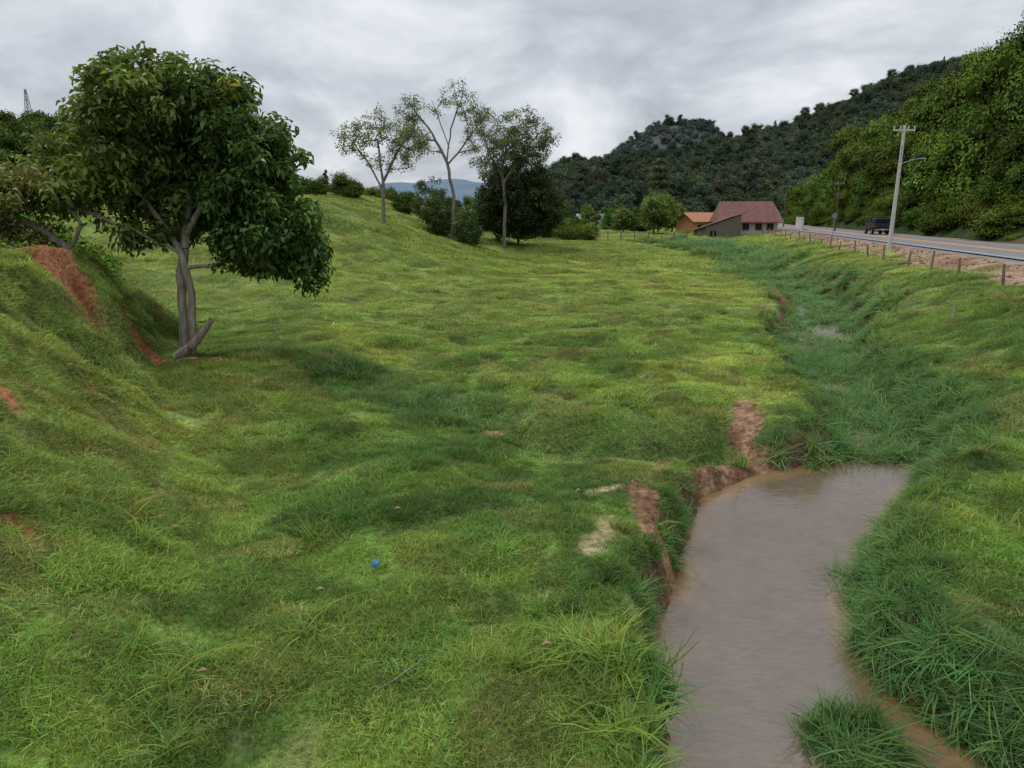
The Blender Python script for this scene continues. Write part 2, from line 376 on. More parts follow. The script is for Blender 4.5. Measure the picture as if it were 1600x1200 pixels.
def scatter(n,y0,y1,sizescale,seed,name,nsmall=0):
    g=np.random.default_rng(seed)
    def pts(n):
        yy=np.sqrt(g.uniform(0,1,n)*( (y1+3)**2-(y0+3)**2)+(y0+3)**2)-3
        return g.uniform(-1,1,n)*(yy+3)*.80,yy
    x1,y1_=pts(n); x2,y2_=pts(max(nsmall,1))
    def feature(xx,yy):
        sd,bed,bw,side=channel(xx,yy); so,dr,mu=masks(xx,yy,.38)
        return (sd<bw+.45)|(so>.02)|(dr>.02)|(mu>.02)
    if nsmall:
        k1=~feature(x1,y1_); k2=feature(x2,y2_)|(g.uniform(0,1,len(x2))<.10)
        xx=np.concatenate([x1[k1],x2[k2]]); yy=np.concatenate([y1_[k1],y2_[k2]]); small=np.concatenate([np.zeros(k1.sum(),bool),np.ones(k2.sum(),bool)])
    else: xx,yy=x1,y1_; small=np.zeros(n,bool)
    loose=small&~feature(xx,yy)
    sd,bed,bw,side=channel(xx,yy); so,dr,mu=masks(xx,yy); r=xx-roadnear(yy)
    island=np.hypot((xx-ISL[0])/.50,(yy-ISL[1])/.45)<.95
    patch=(np.hypot(xx-11.5,(yy-23.8)/1.8)<.6)|(np.hypot(xx-16.2,(yy-34.6)/2.4)<.9)|(np.hypot(xx-10.0,(yy-18.6)/1.2)<.4)
    keep=((sd>.10)|island|((yy>16.3)&~patch))
    keep|=(side>0)&(sd>-.22)&(yy>7.4)&(yy<11)&(fbm(xx/.8,yy/.8,2,66)>.45)
    U=lambda:g.uniform(0,1,len(xx))
    keep&=(U()>so*1.05)&(U()>dr*.93)&(U()>mu*.97)
    keep&=(r<-4.6)|((U()<.12)&(r<-3))
    keep&=~((xx>28)&(xx<46)&(yy>109)&(yy<126))
    steep=(sd>0)&(sd<bw*.7)&(side<0)&(yy<50)&(U()<np.where(yy<15,.5,.75))&(~island)
    keep&=~steep
    xx,yy,small,sd,bw,island,side,loose=[q[keep] for q in (xx,yy,small,sd,bw,island,side,loose)]
    zz=H(xx,yy); m=len(xx)
    td=segdist(xx,yy,TR)
    t=fbm(xx/1.8,yy/1.8,3,61)*.7+fbm(xx/.6,yy/.6,2,62)*.4
    tall=smooth(.50,.74,t)*.42
    tall+= (.5+.25*smooth(14,17,yy)+.25*(side>0))*(1-smooth(.3,1.4,sd/bw))+.35*(1-smooth(.3,1.6,td))
    tall+= .22*smooth(2.2,5,-xx)*(1-smooth(6.5,9.5,yy)) + .5*smooth(.2,1.2,xx)*(1-smooth(6.6,8.0,yy))*(xx<2.5)
    tall+= .12*smooth(30,70,yy)
    tall+= .2*smooth(7,11,xx-.35*yy)
    tall+= .3*island+.22*loose
    tall=np.clip(tall,0,1)
    q=tall+g.uniform(-.2,.2,m)
    idx=np.where(q<.33,g.integers(0,2,m),np.where(q<.72,g.integers(2,4,m),g.integers(4,6,m)))+6*small
    s=g.uniform(.8,1.25,m)*sizescale*(.88+.3*tall)
    hs=s*g.uniform(.75,1.3,m)
    if sizescale>1.3: hs*=.6
    T=grasscol(xx,yy)*(g.uniform(.78,1.22,m)[:,None])
    T=T*np.stack([g.uniform(.88,1.14,m),np.ones(m),np.ones(m)],1)
    gxx,gyy=grad(xx,yy,.2*sizescale)
    nv=np.stack([-gxx,-gyy,np.ones(m)],1); 
    nv[:,:2]*=np.clip(1.0/np.maximum(np.hypot(gxx,gyy),1e-6),0,1)[:,None]
    nv/=np.linalg.norm(nv,axis=1,keepdims=True)
    xa=np.stack([nv[:,2],0*nv[:,0],-nv[:,0]],1); xa/=np.linalg.norm(xa,axis=1,keepdims=True); ya=np.cross(nv,xa)
    th=g.uniform(0,6.283,m)[:,None]; c0=xa*np.cos(th)+ya*np.sin(th); c1=-xa*np.sin(th)+ya*np.cos(th)
    R=np.stack([np.arctan2(c1[:,2],nv[:,2]),-np.arcsin(np.clip(c0[:,2],-1,1)),np.arctan2(c0[:,1],c0[:,0])],1)
    instancer(name,np.stack([xx,yy,zz],1),R,np.stack([s,s,hs],1),T,idx,G)
scatter(2100,2.5,14,1.0,101,'grass',12000)
scatter(3200,14,30,1.3,102,'grass',13000)
scatter(3600,30,62,2.2,103,'grass',9000)
scatter(5800,62,150,4.0,104,'grass')

# ------------------------------------------------------------------ hills
def hill(name,xs,ys,f,col,mat=None):
    X,Y=np.meshgrid(xs,ys); Z=f(X,Y)
    V=np.stack([X.ravel(),Y.ravel(),Z.ravel()],1); n=len(xs)
    i=(np.arange(n-1)[None]+(np.arange(len(ys)-1)*n)[:,None]).ravel()
    c=np.tile(np.array(col),(len(V),1))*(.7+.6*fbm(V[:,0]/12,V[:,1]/12,4,71))[:,None]
    if name=='forested_hillside':
        r=V[:,0]-roadnear(V[:,1])
        red=smooth(.40,.52,fbm(V[:,0]/4,V[:,1]/5,3,72))*(1-smooth(12,14,r))*(1-smooth(54,66,V[:,1]))
        c=mix(c,np.array([.30,.14,.08]),red)
    return np_mesh(name,V,np.stack([i,i+1,i+n+1,i+n],1),M_ground,cols=c,smoothsh=True)
def fR(x,y):
    r=x-roadnear(y)
    return 1.9+np.clip(r-10.2,-1,200)*(.84)*(1-.995*smooth(128,200,y))*(1-.35*smooth(20,60,r))+(fbm(x/9,y/9,3,73)-.5)*5*smooth(10,16,r)
prof=np.array([(-70,-6),(-25,-4),(5,12),(31,34),(60,37),(88,39),(130,46),(174,57),(215,69),(250,88),(280,99),(340,106),(700,120)])
def fB(x,y):
    rp=np.clip((y-225)/285,0,1); rp=rp**.85
    p=np.interp(x*500/np.clip(y,300,600),prof[:,0],prof[:,1])
    return 1+p*rp*(1-.3*smooth(520,640,y))+(fbm(x/70,y/110,3,74)-.5)*34*rp*(1-rp*.85)+(fbm(x/25,y/25,2,75)-.5)*6*rp-1.5*(1-rp)
def fH(x,y):
    return 112*np.exp(-(((x-200)/120)**2))*smooth(650,880,y)+(fbm(x/60,y/60,3,76)-.5)*12-2
def fD(x,y): return 84*np.exp(-np.abs((x+150)/260)**1.6)*smooth(1150,1500,y)+(fbm(x/140,y/140,4,77)-.5)*40*smooth(1150,1500,y)-4
def fL(x,y):
    u=-x-40
    return -2+ (17*smooth(10,85,u)*smooth(95,160,y)+6*smooth(-30,10,u)*smooth(120,190,y)+3*smooth(-60,-20,u)*smooth(150,190,y))+(fbm(x/20,y/20,3,78)-.5)*4
hill('forested_hillside',np.arange(10,260,1.5),np.arange(-20,215,1.5),lambda x,y:np.where(x-roadnear(y)>10.0,fR(x,y),-3),(.035,.055,.018))
hill('mountain',np.arange(-80,760,8.),np.arange(215,680,8.),fB,(.038,.062,.040))  # base colour pushed toward blue to paint in aerial haze
hill('mountain',np.arange(-250,620,15.),np.arange(640,1000,15.),fH,(.060,.082,.076))  # paler, bluer base colour stands in for haze over distance
hill('mountain',np.arange(-1200,500,25.),np.arange(1140,1700,25.),fD,(.11,.155,.20))  # farthest hill: haze is painted as a blue base colour
hill('hill',np.arange(-330,-5,5.),np.arange(90,300,5.),fL,(.03,.05,.014))

def ico(sub=2):
    import bmesh
    bm=bmesh.new(); bmesh.ops.create_icosphere(bm,subdivisions=sub,radius=1)
    v=np.array([a.co[:] for a in bm.verts]); f=np.array([[b.index for b in a.verts] for a in bm.faces]); bm.free(); return v,f
IV,IF=ico(2)
def leafquads(C,N,D,L,W,g,fold=.15):
    N=N/ (np.linalg.norm(N,axis=1,keepdims=True)+1e-9)
    D=D-N*np.sum(D*N,1,keepdims=True); D/= (np.linalg.norm(D,axis=1,keepdims=True)+1e-9)
    B=np.cross(N,D); L=L[:,None]; W=W[:,None]
    v0=C-D*L*.5; v2=C+D*L*.5-N*L*fold; v1=C+B*W*.5-D*L*.02+N*W*.12; v3=C-B*W*.5-D*L*.02+N*W*.12
    V=np.stack([v0,v1,v2,v3],1).reshape(-1,3)
    F=np.arange(len(C)*4).reshape(-1,4)
    return V,F
def crown(name,seed,lobes,nleaf,ls,height=10,rad=3.6,style='round',core=.5,fluff=.15,lobe=1.0):
    g=np.random.default_rng(seed)
    Vs=[];Fs=[];Cs=[];Ts=[];off=0
    per=nleaf//lobes; segs=[((0,0,-1.5),(0,0,height*.7),.16,.07)]
    for k in range(lobes):
        if style=='round':
            a=g.uniform(0,6.28); rr=rad*.72*math.sqrt(g.uniform(0,1)); 
            zc=height*g.uniform(.38,.92)-.35*rr; lr=rad*g.uniform(.22,.5)*lobe
            c0=np.array([rr*math.cos(a),rr*math.sin(a),zc]); R=np.array([lr,lr,lr*g.uniform(.6,.95)])
            segs.append(((0,0,zc*.6),tuple(c0),.07,.03))
        elif style=='cone':
            t=(k+.5)/lobes; c0=np.array([g.normal(0,.25),g.normal(0,.25),height*(.2+.75*t)]); lr=rad*(1-t)*.8+.35; R=np.array([lr,lr,.55])
        else:
            a=g.uniform(0,6.28); rr=rad*.6*math.sqrt(g.uniform(0,1)); c0=np.array([rr*math.cos(a),rr*math.sin(a),height*g.uniform(.15,.6)]); lr=rad*g.uniform(.25,.5); R=np.array([lr,lr,lr*.8])
        bright=g.uniform(.65,1.35)
        iv=IV*(.62+.25*g.uniform(-1,1,(len(IV),1)))*R+c0
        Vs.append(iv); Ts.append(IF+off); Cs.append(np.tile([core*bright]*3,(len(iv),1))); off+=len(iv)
        d=g.normal(size=(per,3)); d/=np.linalg.norm(d,axis=1,keepdims=True); d[:,2]=np.where(d[:,2]<-.4,-d[:,2],d[:,2])
        C=c0+d*R*(g.uniform(.68,1.15,(per,1))+np.abs(g.normal(0,fluff,(per,1))))
        Nn=d+g.normal(0,.4,(per,3))+np.array([0,0,.35]); D=g.normal(size=(per,3)); D[:,2]-=.5
        lv,lf=leafquads(C,Nn,D,ls*g.uniform(.6,1.4,per),ls*.6*g.uniform(.6,1.4,per),g)
        cc=bright*g.uniform(.7,1.3,per); hu=g.uniform(.9,1.2,per)
        Vs.append(lv); Fs.append(lf+off); off+=len(lv)
        Cs.append(np.repeat(np.stack([cc*hu,cc,cc*.9],1),4,axis=0))
    tv,tf=tube_arrays(segs,5); Vs.append(tv); Fs.append(tf+off); Cs.append(np.tile([1.8,1.0,1.8],(len(tv),1)))
    return np_mesh(name,np.concatenate(Vs),np.concatenate(Fs),M_ileaf,cols=np.concatenate(Cs),tris=np.concatenate(Ts),link=False)
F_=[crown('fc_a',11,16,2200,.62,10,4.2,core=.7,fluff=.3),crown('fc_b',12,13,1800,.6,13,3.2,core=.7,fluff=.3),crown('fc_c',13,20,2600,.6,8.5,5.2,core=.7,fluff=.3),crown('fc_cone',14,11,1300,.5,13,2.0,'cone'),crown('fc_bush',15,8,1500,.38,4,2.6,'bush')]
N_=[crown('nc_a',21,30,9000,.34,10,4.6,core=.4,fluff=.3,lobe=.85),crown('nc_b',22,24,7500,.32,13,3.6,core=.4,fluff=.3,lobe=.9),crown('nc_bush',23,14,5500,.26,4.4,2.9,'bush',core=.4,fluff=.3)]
def forest(name,f,xs,ys,spacing,src,weights,smin,smax,base,seed,cond=None,sink=1.0,var=.35,hvar=(.8,1.25)):
    g=np.random.default_rng(seed)
    X,Y=np.meshgrid(np.arange(xs[0],xs[1],spacing),np.arange(ys[0],ys[1],spacing))
    X=(X+g.uniform(-.6,.6,X.shape)*spacing).ravel(); Y=(Y+g.uniform(-.6,.6,Y.shape)*spacing).ravel()
    k=np.abs(X)<(Y+30)*.95
    if cond is not None: k&=cond(X,Y)
    X,Y=X[k],Y[k]; Z=f(X,Y)-sink; m=len(X)
    s=g.uniform(smin,smax,m)
    idx=g.choice(len(src),m,p=weights)
    b=g.uniform(1-var,1+var,m)*(.6+.8*fbm(X/40,Y/40,3,seed))
    hu=g.uniform(.8,1.3,m)
    T=np.array(base)[None]*np.stack([b*hu,b,b*g.uniform(.8,1.2,m)],1)
    R=np.stack([g.uniform(-.12,.12,m),g.uniform(-.12,.12,m),g.uniform(0,6.28,m)],1)
    instancer(name,np.stack([X,Y,Z],1),R,np.stack([s,s,s*g.uniform(*hvar,m)],1),T,idx,src)
forest('forest',fB,(-40,560),(228,520),6.1,F_[:4],[.36,.2,.40,.04],.45,1.05,(.066,.098,.062),201,sink=2.4,var=.25,cond=lambda x,y:x<.8*y)  # crown tint made lighter and bluish, haze put into the colour
forest('forest',fH,(20,420),(780,900),10,F_[:3],[.4,.1,.5],.8,1.3,(.085,.115,.105),202,sink=4,var=.12)  # more haze painted into the tint than on the nearer ridge
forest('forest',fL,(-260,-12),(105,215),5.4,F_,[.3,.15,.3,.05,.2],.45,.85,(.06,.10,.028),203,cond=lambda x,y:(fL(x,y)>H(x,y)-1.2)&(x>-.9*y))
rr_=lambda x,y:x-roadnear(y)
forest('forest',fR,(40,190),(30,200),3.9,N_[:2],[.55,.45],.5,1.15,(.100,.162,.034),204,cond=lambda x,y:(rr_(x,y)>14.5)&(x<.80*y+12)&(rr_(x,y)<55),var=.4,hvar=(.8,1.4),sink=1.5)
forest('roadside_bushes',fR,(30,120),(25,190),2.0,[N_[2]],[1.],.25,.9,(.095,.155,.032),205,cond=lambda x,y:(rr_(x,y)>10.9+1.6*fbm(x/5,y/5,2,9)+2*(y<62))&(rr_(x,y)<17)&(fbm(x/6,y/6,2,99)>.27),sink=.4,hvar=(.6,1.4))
def clearz(x,y):
    r=rr_(x,y); return ((r<-3)|(r>12))&~((x>18)&(x<50)&(y<150))&(fbm(x/14,y/9,2,88)>.36)
forest('valley_trees',lambda x,y:np.full(np.shape(x),1.0)+0*x,(-30,140),(142,232),6.2,[F_[0],F_[1],F_[2],F_[4]],[.15,.1,.15,.6],.3,.62,(.085,.14,.038),206,cond=clearz,sink=.3)
forest('hedge_shrubs',H,(-20,14),(98,140),3.4,[N_[2]],[1.],.35,.85,(.09,.15,.032),207,cond=lambda x,y:(fbm(x/6,y/6,2,98)>.45)&(y>104-.2*x),sink=.3)
forest('hill_shrubs',H,(-60,-12),(92,128),4.5,[N_[2]],[1.],.4,.85,(.065,.115,.026),208,cond=lambda x,y:(fbm(x/7,y/7,2,97)>.4),sink=.4)
forest('shrubs',H,(-46,-19),(30,52),3.0,[N_[2]],[1.],.6,1.15,(.10,.17,.034),209,cond=lambda x,y:(-x>.60*y+0),sink=.4)

# ------------------------------------------------------------------ individual trees
def gen_tree(name,trunks,blobs,nclump,lper,ll,lw,colA,colB,r0,clr,seed,bark,minr=.012,step=.45,up=.0,shell=.25,nside=7,sag=.35,yellow=None,rpow=.5):
    g=np.random.default_rng(seed)
    P=[];par=[]
    for T in trunks:
        prev=-1
        for k,p in enumerate(T):
            p=np.array(p,float)
            if k==0 and P:
                d=[np.linalg.norm(q-p) for q in P]; j=int(np.argmin(d))
                if d[j]<.28: prev=j; continue
            if prev>=0:
                a=P[prev]; n=max(1,int(np.linalg.norm(p-a)/step))
                for s in range(1,n+1):
                    q=a+(p-a)*s/n+(g.normal(0,.03,3) if s<n else 0)
                    P.append(q); par.append(prev); prev=len(P)-1
            else:
                P.append(p); par.append(-1); prev=len(P)-1
    w=np.array([b[3]*b[4]*b[5]*b[6] for b in blobs],float); w/=w.sum()
    bi=g.choice(len(blobs),nclump,p=w)
    d=g.normal(size=(nclump,3)); d/=np.linalg.norm(d,axis=1,keepdims=True)
    rad=g.uniform(shell,1.2,nclump)**.5
    B=np.array([b[:6] for b in blobs])
    Tg=B[bi,:3]+d*rad[:,None]*B[bi,3:6]
    tp=np.array(P)
    dist=np.min(np.linalg.norm(Tg[:,None]-tp[None],axis=2),axis=1)
    ends=[]
    for k in np.argsort(dist):
        t=Tg[k]; A=np.array(P); v=t-A
        c=np.linalg.norm(v,axis=1)+.9*np.clip(-v[:,2],0,9)
        c[:1]+=5
        j=int(np.argmin(c)); a=P[j]; L=np.linalg.norm(t-a)
        n=max(1,int(L/step)); prev=j
        for s in range(1,n+1):
            u=s/n; q=a+(t-a)*u+g.normal(0,.06*min(L,2),3)*(1 if s<n else 0)
            q[2]-=sag*L*.25*math.sin(math.pi*u)*(1 if v[j][2]>0 else -1)
            P.append(q); par.append(prev); prev=len(P)-1
        ends.append((prev,bi[k]))
    cnt=np.zeros(len(P))
    for e,_ in ends: cnt[e]+=1
    for i in range(len(P)-1,-1,-1):
        if par[i]>=0: cnt[par[i]]+=cnt[i]
    tot=len(ends)
    rt=np.maximum(minr,r0*(np.maximum(cnt,.4)/tot)**rpow)
    segs=[]
    for i,p in enumerate(par):
        if p>=0: segs.append((P[p],P[i],min(rt[p],rt[i]*1.35),rt[i]))
    root=empty(name,(0,0,0))
    tubes('trunk_and_limbs',segs,bark,root,nside)
    m=len(ends)*lper
    E=np.array([P[e] for e,_ in ends]); bl=np.array([b for _,b in ends])
    bright=g.uniform(.6,1.35,len(ends)); bc=np.array([b[7] if len(b)>7 else 0 for b in blobs])[bl]
    C=np.repeat(E,lper,axis=0); o=g.normal(0,1,(m,3)); o/=np.linalg.norm(o,axis=1,keepdims=True); o*=g.uniform(.15,1.3,(m,1))**.7
    C=C+o*clr*np.array([1,1,.8])
    N=o*.6+g.normal(0,.5,(m,3))+np.array([0,0,.7]); D=o+g.normal(0,.5,(m,3))+np.array([0,0,-.35])
    lv,lf=leafquads(C,N,D,ll*g.uniform(.6,1.3,m),lw*g.uniform(.7,1.3,m),g,.2)
    mixv=np.clip(np.repeat(bc+g.normal(0,.18,len(ends)),lper)+g.normal(0,.15,m),0,1)
    c=mix(np.array(colA),np.array(colB),mixv)*(np.repeat(bright,lper)*g.uniform(.7,1.3,m))[:,None]
    if yellow:
        yk=np.repeat(np.linalg.norm(E-np.array(yellow[:3]),axis=1)<yellow[3],lper)&(g.uniform(0,1,m)<.35)
        c[yk]=np.array([.36,.34,.02])
    np_mesh('foliage',lv,lf,M_leaf,cols=np.repeat(c,4,axis=0),parent=root)
    return root
zb=float(H(-11.2,24))
gen_tree('broadleaf_tree',
  [[(-11.50,24,zb-.3),(-11.5,24,zb+1.1),(-11.4,24,zb+2.4),(-11.1,24,4.3),(-10.7,24.1,5.8),(-9.8,24,7.2)],
   [(-11.15,23.8,zb-.3),(-11.1,23.8,zb+1.0),(-11.0,23.8,zb+2.2),(-11.2,23.8,3.7),(-12.0,23.7,5.2),(-12.6,23.6,6.6)],
   [(-11.1,24,4.3),(-10.3,23.6,5.2),(-9.4,23.4,5.5)],
   [(-11.2,23.8,3.7),(-12.4,23.0,4.6),(-13.6,22.6,5.1),(-14.6,22.5,5.4)]],
  [(-11.6,24,8.6,2.0,2.1,1.2,1,.55),(-9.9,24,8.1,1.6,2.0,1.4,1,.35),(-8.5,24,6.7,1.3,2.0,1.4,1.2,.15),(-7.8,24,4.5,1.2,1.8,1.4,1.5,.05),
   (-8.9,24.2,3.9,1.0,1.6,1.1,1.3,.05),(-9.1,24.2,5.6,1.2,1.6,1.2,1.2,.1),(-12.9,23.8,7.1,1.9,2.1,1.3,1,.6),(-14.2,23.2,5.9,1.9,1.8,.9,.8,.8),(-11.2,24.9,6.0,2.3,1.6,1.5,.8,.3),(-12.3,24.3,4.6,1.6,1.7,.6,.6,.5),(-7.0,24,3.3,.7,1,.7,1.4,0)],
  700,66,.30,.115,(.060,.13,.026),(.18,.225,.045),.20,.46,301,M_bark,step=.4,shell=.3,yellow=(-8.9,22.4,8.6,.6))
gen_tree('gnarled_tree',
  [[(-14.0,22.6,float(H(-14,22.6))-.3),(-14.2,22.6,3.9),(-14.8,22.4,4.5),(-15.8,22.2,4.9),(-17,22,5.6)],
   [(-14.2,22.6,3.9),(-13.6,22.4,4.7),(-14.2,22.2,5.6),(-15,22,6.3)],
   [(-14.1,22.6,3.4),(-13.1,22.5,3.1),(-11.9,22.4,3.3),(-10.8,22.4,3.1)]],
  [(-17.0,22,5.4,1.8,1.5,.8,1,.6),(-16,22,6.0,1.6,1.6,.6,1,.8),(-14.7,22,5.6,1.4,1.5,.7,1,.4),(-18,22.5,4.6,1.6,1.4,.8,1,.5),(-15,22.2,4.5,1.4,1.2,.5,.6,.4)],
  190,42,.19,.085,(.11,.17,.036),(.21,.165,.055),.15,.38,302,M_bark,step=.35,shell=.1,sag=-.5)
tubes('fallen_log',[((-11.55,23.4,zb+.02),(-11.0,23.3,zb+.42),.19,.15),((-11.0,23.3,zb+.42),(-10.5,23.3,zb+.95),.15,.12),((-10.5,23.3,zb+.95),(-10.2,23.3,zb+1.35),.12,.09),((-10.75,23.3,zb+.7),(-10.9,23.2,zb+1.05),.06,.03)],M_bark,n=12)

def gz(x,y): return float(H(x,y))
b=(-13.0,72); z=gz(*b)
gen_tree('slender_tree',[[(b[0],b[1],z-.3),(b[0]+.1,b[1],z+4),(b[0]-.3,b[1],z+8)],[(b[0]+.1,b[1],z+4),(b[0]+1.5,b[1],z+6.6),(b[0]+2.5,b[1],z+8)],[(b[0]+.1,b[1],z+3),(b[0]-1.4,b[1],z+6),(b[0]-2.6,b[1],z+7.6)]],
  [(b[0]-.4,b[1],z+9.2,2.2,2,1.6,1,.7),(b[0]+2.8,b[1],z+7.8,1.8,2,1.6,1,.6),(b[0]-2.8,b[1],z+7.8,1.7,2,1.6,1,.7),(b[0]+.6,b[1],z+6.2,3.2,2,1.1,.7,.5)],
  150,34,.25,.12,(.11,.165,.055),(.19,.23,.10),.19,.6,303,M_barkg,step=.8,minr=.022,shell=.1)
b=(-6.8,80); z=gz(*b)
gen_tree('slender_tree',[[(b[0],b[1],z-.3),(b[0]+.3,b[1],z+5),(b[0]-.4,b[1],z+8.6),(b[0]+.1,b[1],z+12),(b[0]+1.5,b[1],z+15.6)],[(b[0]-.4,b[1],z+8.6),(b[0]-1.9,b[1],z+11.5),(b[0]-4,b[1],z+14.2)],
   [(b[0]-.1,b[1],z+10),(b[0]-1.2,b[1],z+13.2),(b[0]-1.9,b[1],z+15)],[(b[0]-.4,b[1],z+8.2),(b[0]+1.4,b[1],z+10.2),(b[0]+2.4,b[1],z+11.6)]],
  [(b[0]-4.2,b[1],z+13.8,1.8,1.6,1.5,1,.6),(b[0]-5.0,b[1],z+11.6,1.6,1.5,1.4,1,.6),(b[0]-3.0,b[1],z+10.2,1.7,1.5,1.3,.7,.6),(b[0]+1.2,b[1],z+15.4,1.9,1.5,1.5,1,.5),(b[0]+2.5,b[1],z+13.0,1.7,1.5,1.5,1,.5),(b[0]-1.2,b[1],z+14.6,1.2,1.2,1.0,.7,.6),(b[0]+2.5,b[1],z+10.6,1.5,1.2,1.3,.8,.6)],
  140,32,.25,.12,(.10,.15,.055),(.18,.215,.10),.21,.6,304,M_barkg,step=.8,minr=.025,shell=.1)
b=(-1.0,86); z=gz(*b)
gen_tree('slender_tree',[[(b[0],b[1],z-.3),(b[0]+.2,b[1],z+5),(b[0]-.2,b[1],z+9),(b[0]+.6,b[1],z+13)],[(b[0],b[1],z+7.5),(b[0]+2,b[1],z+10.5),(b[0]+4,b[1],z+13)],[(b[0]-.2,b[1],z+8),(b[0]-1.8,b[1],z+11),(b[0]-2.3,b[1],z+13.5)]],
  [(b[0]-1.5,b[1],z+13.8,2.4,2,2.0,1,.5),(b[0]+1.8,b[1],z+14.1,2.2,2,2.0,1,.6),(b[0]+4.3,b[1],z+12.6,1.9,2,2.0,1,.6),(b[0]+.5,b[1],z+11.3,3.6,2.5,1.9,1,.4),(b[0]+3.2,b[1],z+10.4,2.4,2,1.5,.8,.4),(b[0]-2,b[1],z+9.5,1.8,1.5,1.5,.8,.4)],
  270,38,.28,.14,(.095,.145,.045),(.165,.20,.08),.22,.65,305,M_barkg,step=.8,minr=.025,shell=.1)
b=(.8,90); z=gz(*b)
gen_tree('round_dark_tree',[[(b[0],b[1],z-.3),(b[0],b[1],z+2),(b[0]+.3,b[1],z+6)],[(b[0],b[1],z+1.5),(b[0]-2.5,b[1],z+4.5)],[(b[0],b[1],z+1.5),(b[0]+2.6,b[1],z+4.5)]],
  [(b[0],b[1],z+5.6,5.0,4.2,4.2,1,.2),(b[0]-2.8,b[1],z+3.6,2.6,2.5,2.6,1,.1),(b[0]+3.0,b[1],z+3.8,2.7,2.5,2.7,1,.3),(b[0]+1.3,b[1],z+8.6,2.4,2.4,1.6,1,.3)],
  620,62,.34,.19,(.040,.065,.017),(.075,.11,.025),.4,.75,306,M_barkd,step=1.0,minr=.03,shell=.35)
for k,(bx,by,sc) in enumerate([(-8.6,81,1.0),(-5.2,79,.8),(-9.5,84,1.3)]):
    z=gz(bx,by)
    gen_tree('shrub',[[(bx,by,z-.2),(bx,by,z+1.2*sc)],[(bx,by,z),(bx+.8*sc,by,z+1.6*sc)]],
      [(bx,by,z+2.4*sc,1.5*sc,1.4*sc,2.1*sc,1,.3),(bx+.8*sc,by,z+1.5*sc,1.3*sc,1.2*sc,1.3*sc,1,.2)],
      110,48,.26,.13,(.06,.105,.025),(.11,.155,.045),.1,.5,310+k,M_barkd,step=.7,shell=.3)
b=(34,165); z=gz(*b)
gen_tree('araucaria_tree',[[(b[0],b[1],z-.3),(b[0],b[1],z+8),(b[0],b[1],z+15.5)]],
  [(b[0]+g*1.0,b[1],z+h,rd,rd,.35,1,.3) for g,h,rd in [(0,15.3,1.2),(.2,13.8,2.0),(-.2,12.2,2.3),(0,10.6,2.6),(.2,9,2.4)]],
  200,50,.5,.18,(.095,.135,.07),(.13,.17,.075),.25,.6,320,M_barkd,step=1.2)
for k,(bx,by,sc) in enumerate([(26.0,130,1.3),(28.5,138,1.6),(33,146,1.2),(22,140,.9)]):
    z=gz(bx,by)
    gen_tree('broadleaf_tree',[[(bx,by,z-.2),(bx,by,z+2*sc),(bx+.3,by,z+3.4*sc)]],
      [(bx,by,z+3.4*sc,1.7*sc,1.8*sc,1.5*sc,1,.6),(bx+1.1*sc,by,z+2.4*sc,1.3*sc,1.2*sc,1.2*sc,1,.5),(bx-.9*sc,by,z+2.0*sc,1.0*sc,1.2*sc,1.0*sc,1,.5)],
      150,46,.42,.22,(.09,.15,.03),(.15,.21,.045),.18,.8,330+k,M_barkd,step=1,shell=.2)

# ------------------------------------------------------------------ road
M_as=simple('asphalt',(.165,.165,.17),.85,.25,1.5); M_yel=simple('paint_yellow',(.62,.27,.05),.7,.25,6); M_wl=simple('paint_white',(.6,.6,.57),.7,.25,6)
def strip(name,r0,r1,z,mat,y0=-30,y1=330,parent=None):
    vs=[]; yy=np.arange(y0,y1,4)
    for k,yv in enumerate(yy): vs+= [(roadnear(yv)+r0,yv,z),(roadnear(yv)+r1,yv,z)]
    fs=[(2*k,2*k+1,2*k+3,2*k+2) for k in range(len(yy)-1)]
    return mesh_obj(name,vs,fs,mat,parent)
road=empty('road')
strip('asphalt',0,8.6,2.575,M_as,parent=road)
strip('centre_line_a',3.80,4.16,2.580,M_yel,parent=road); strip('centre_line_b',4.36,4.72,2.580,M_yel,parent=road)
strip('edge_line_a',.5,.62,2.580,M_wl,parent=road); strip('edge_line_b',7.9,8.02,2.580,M_wl,parent=road)

g=np.random.default_rng(55)
def rock(name,seed):
    gg=np.random.default_rng(seed); v=IV*(1+gg.uniform(-.25,.25,(len(IV),1)))*np.array([1,.8,.6])
    return np_mesh(name,v,np.zeros((0,4)),M_rock,tris=IF,link=False)
RK=[rock('rk_a',1),rock('rk_b',2)]
n=1000; yy=g.uniform(28,125,n); r=g.uniform(-4.9,-1.4,n); xx=roadnear(yy)+r
s=g.uniform(.03,.11,n)*g.uniform(.6,1.3,n)
instancer('roadside_rubble',np.stack([xx,yy,H(xx,yy)],1),g.uniform(0,6,(n,3)),np.stack([s,s,s],1),np.ones((n,3)),g.integers(0,2,n),RK)

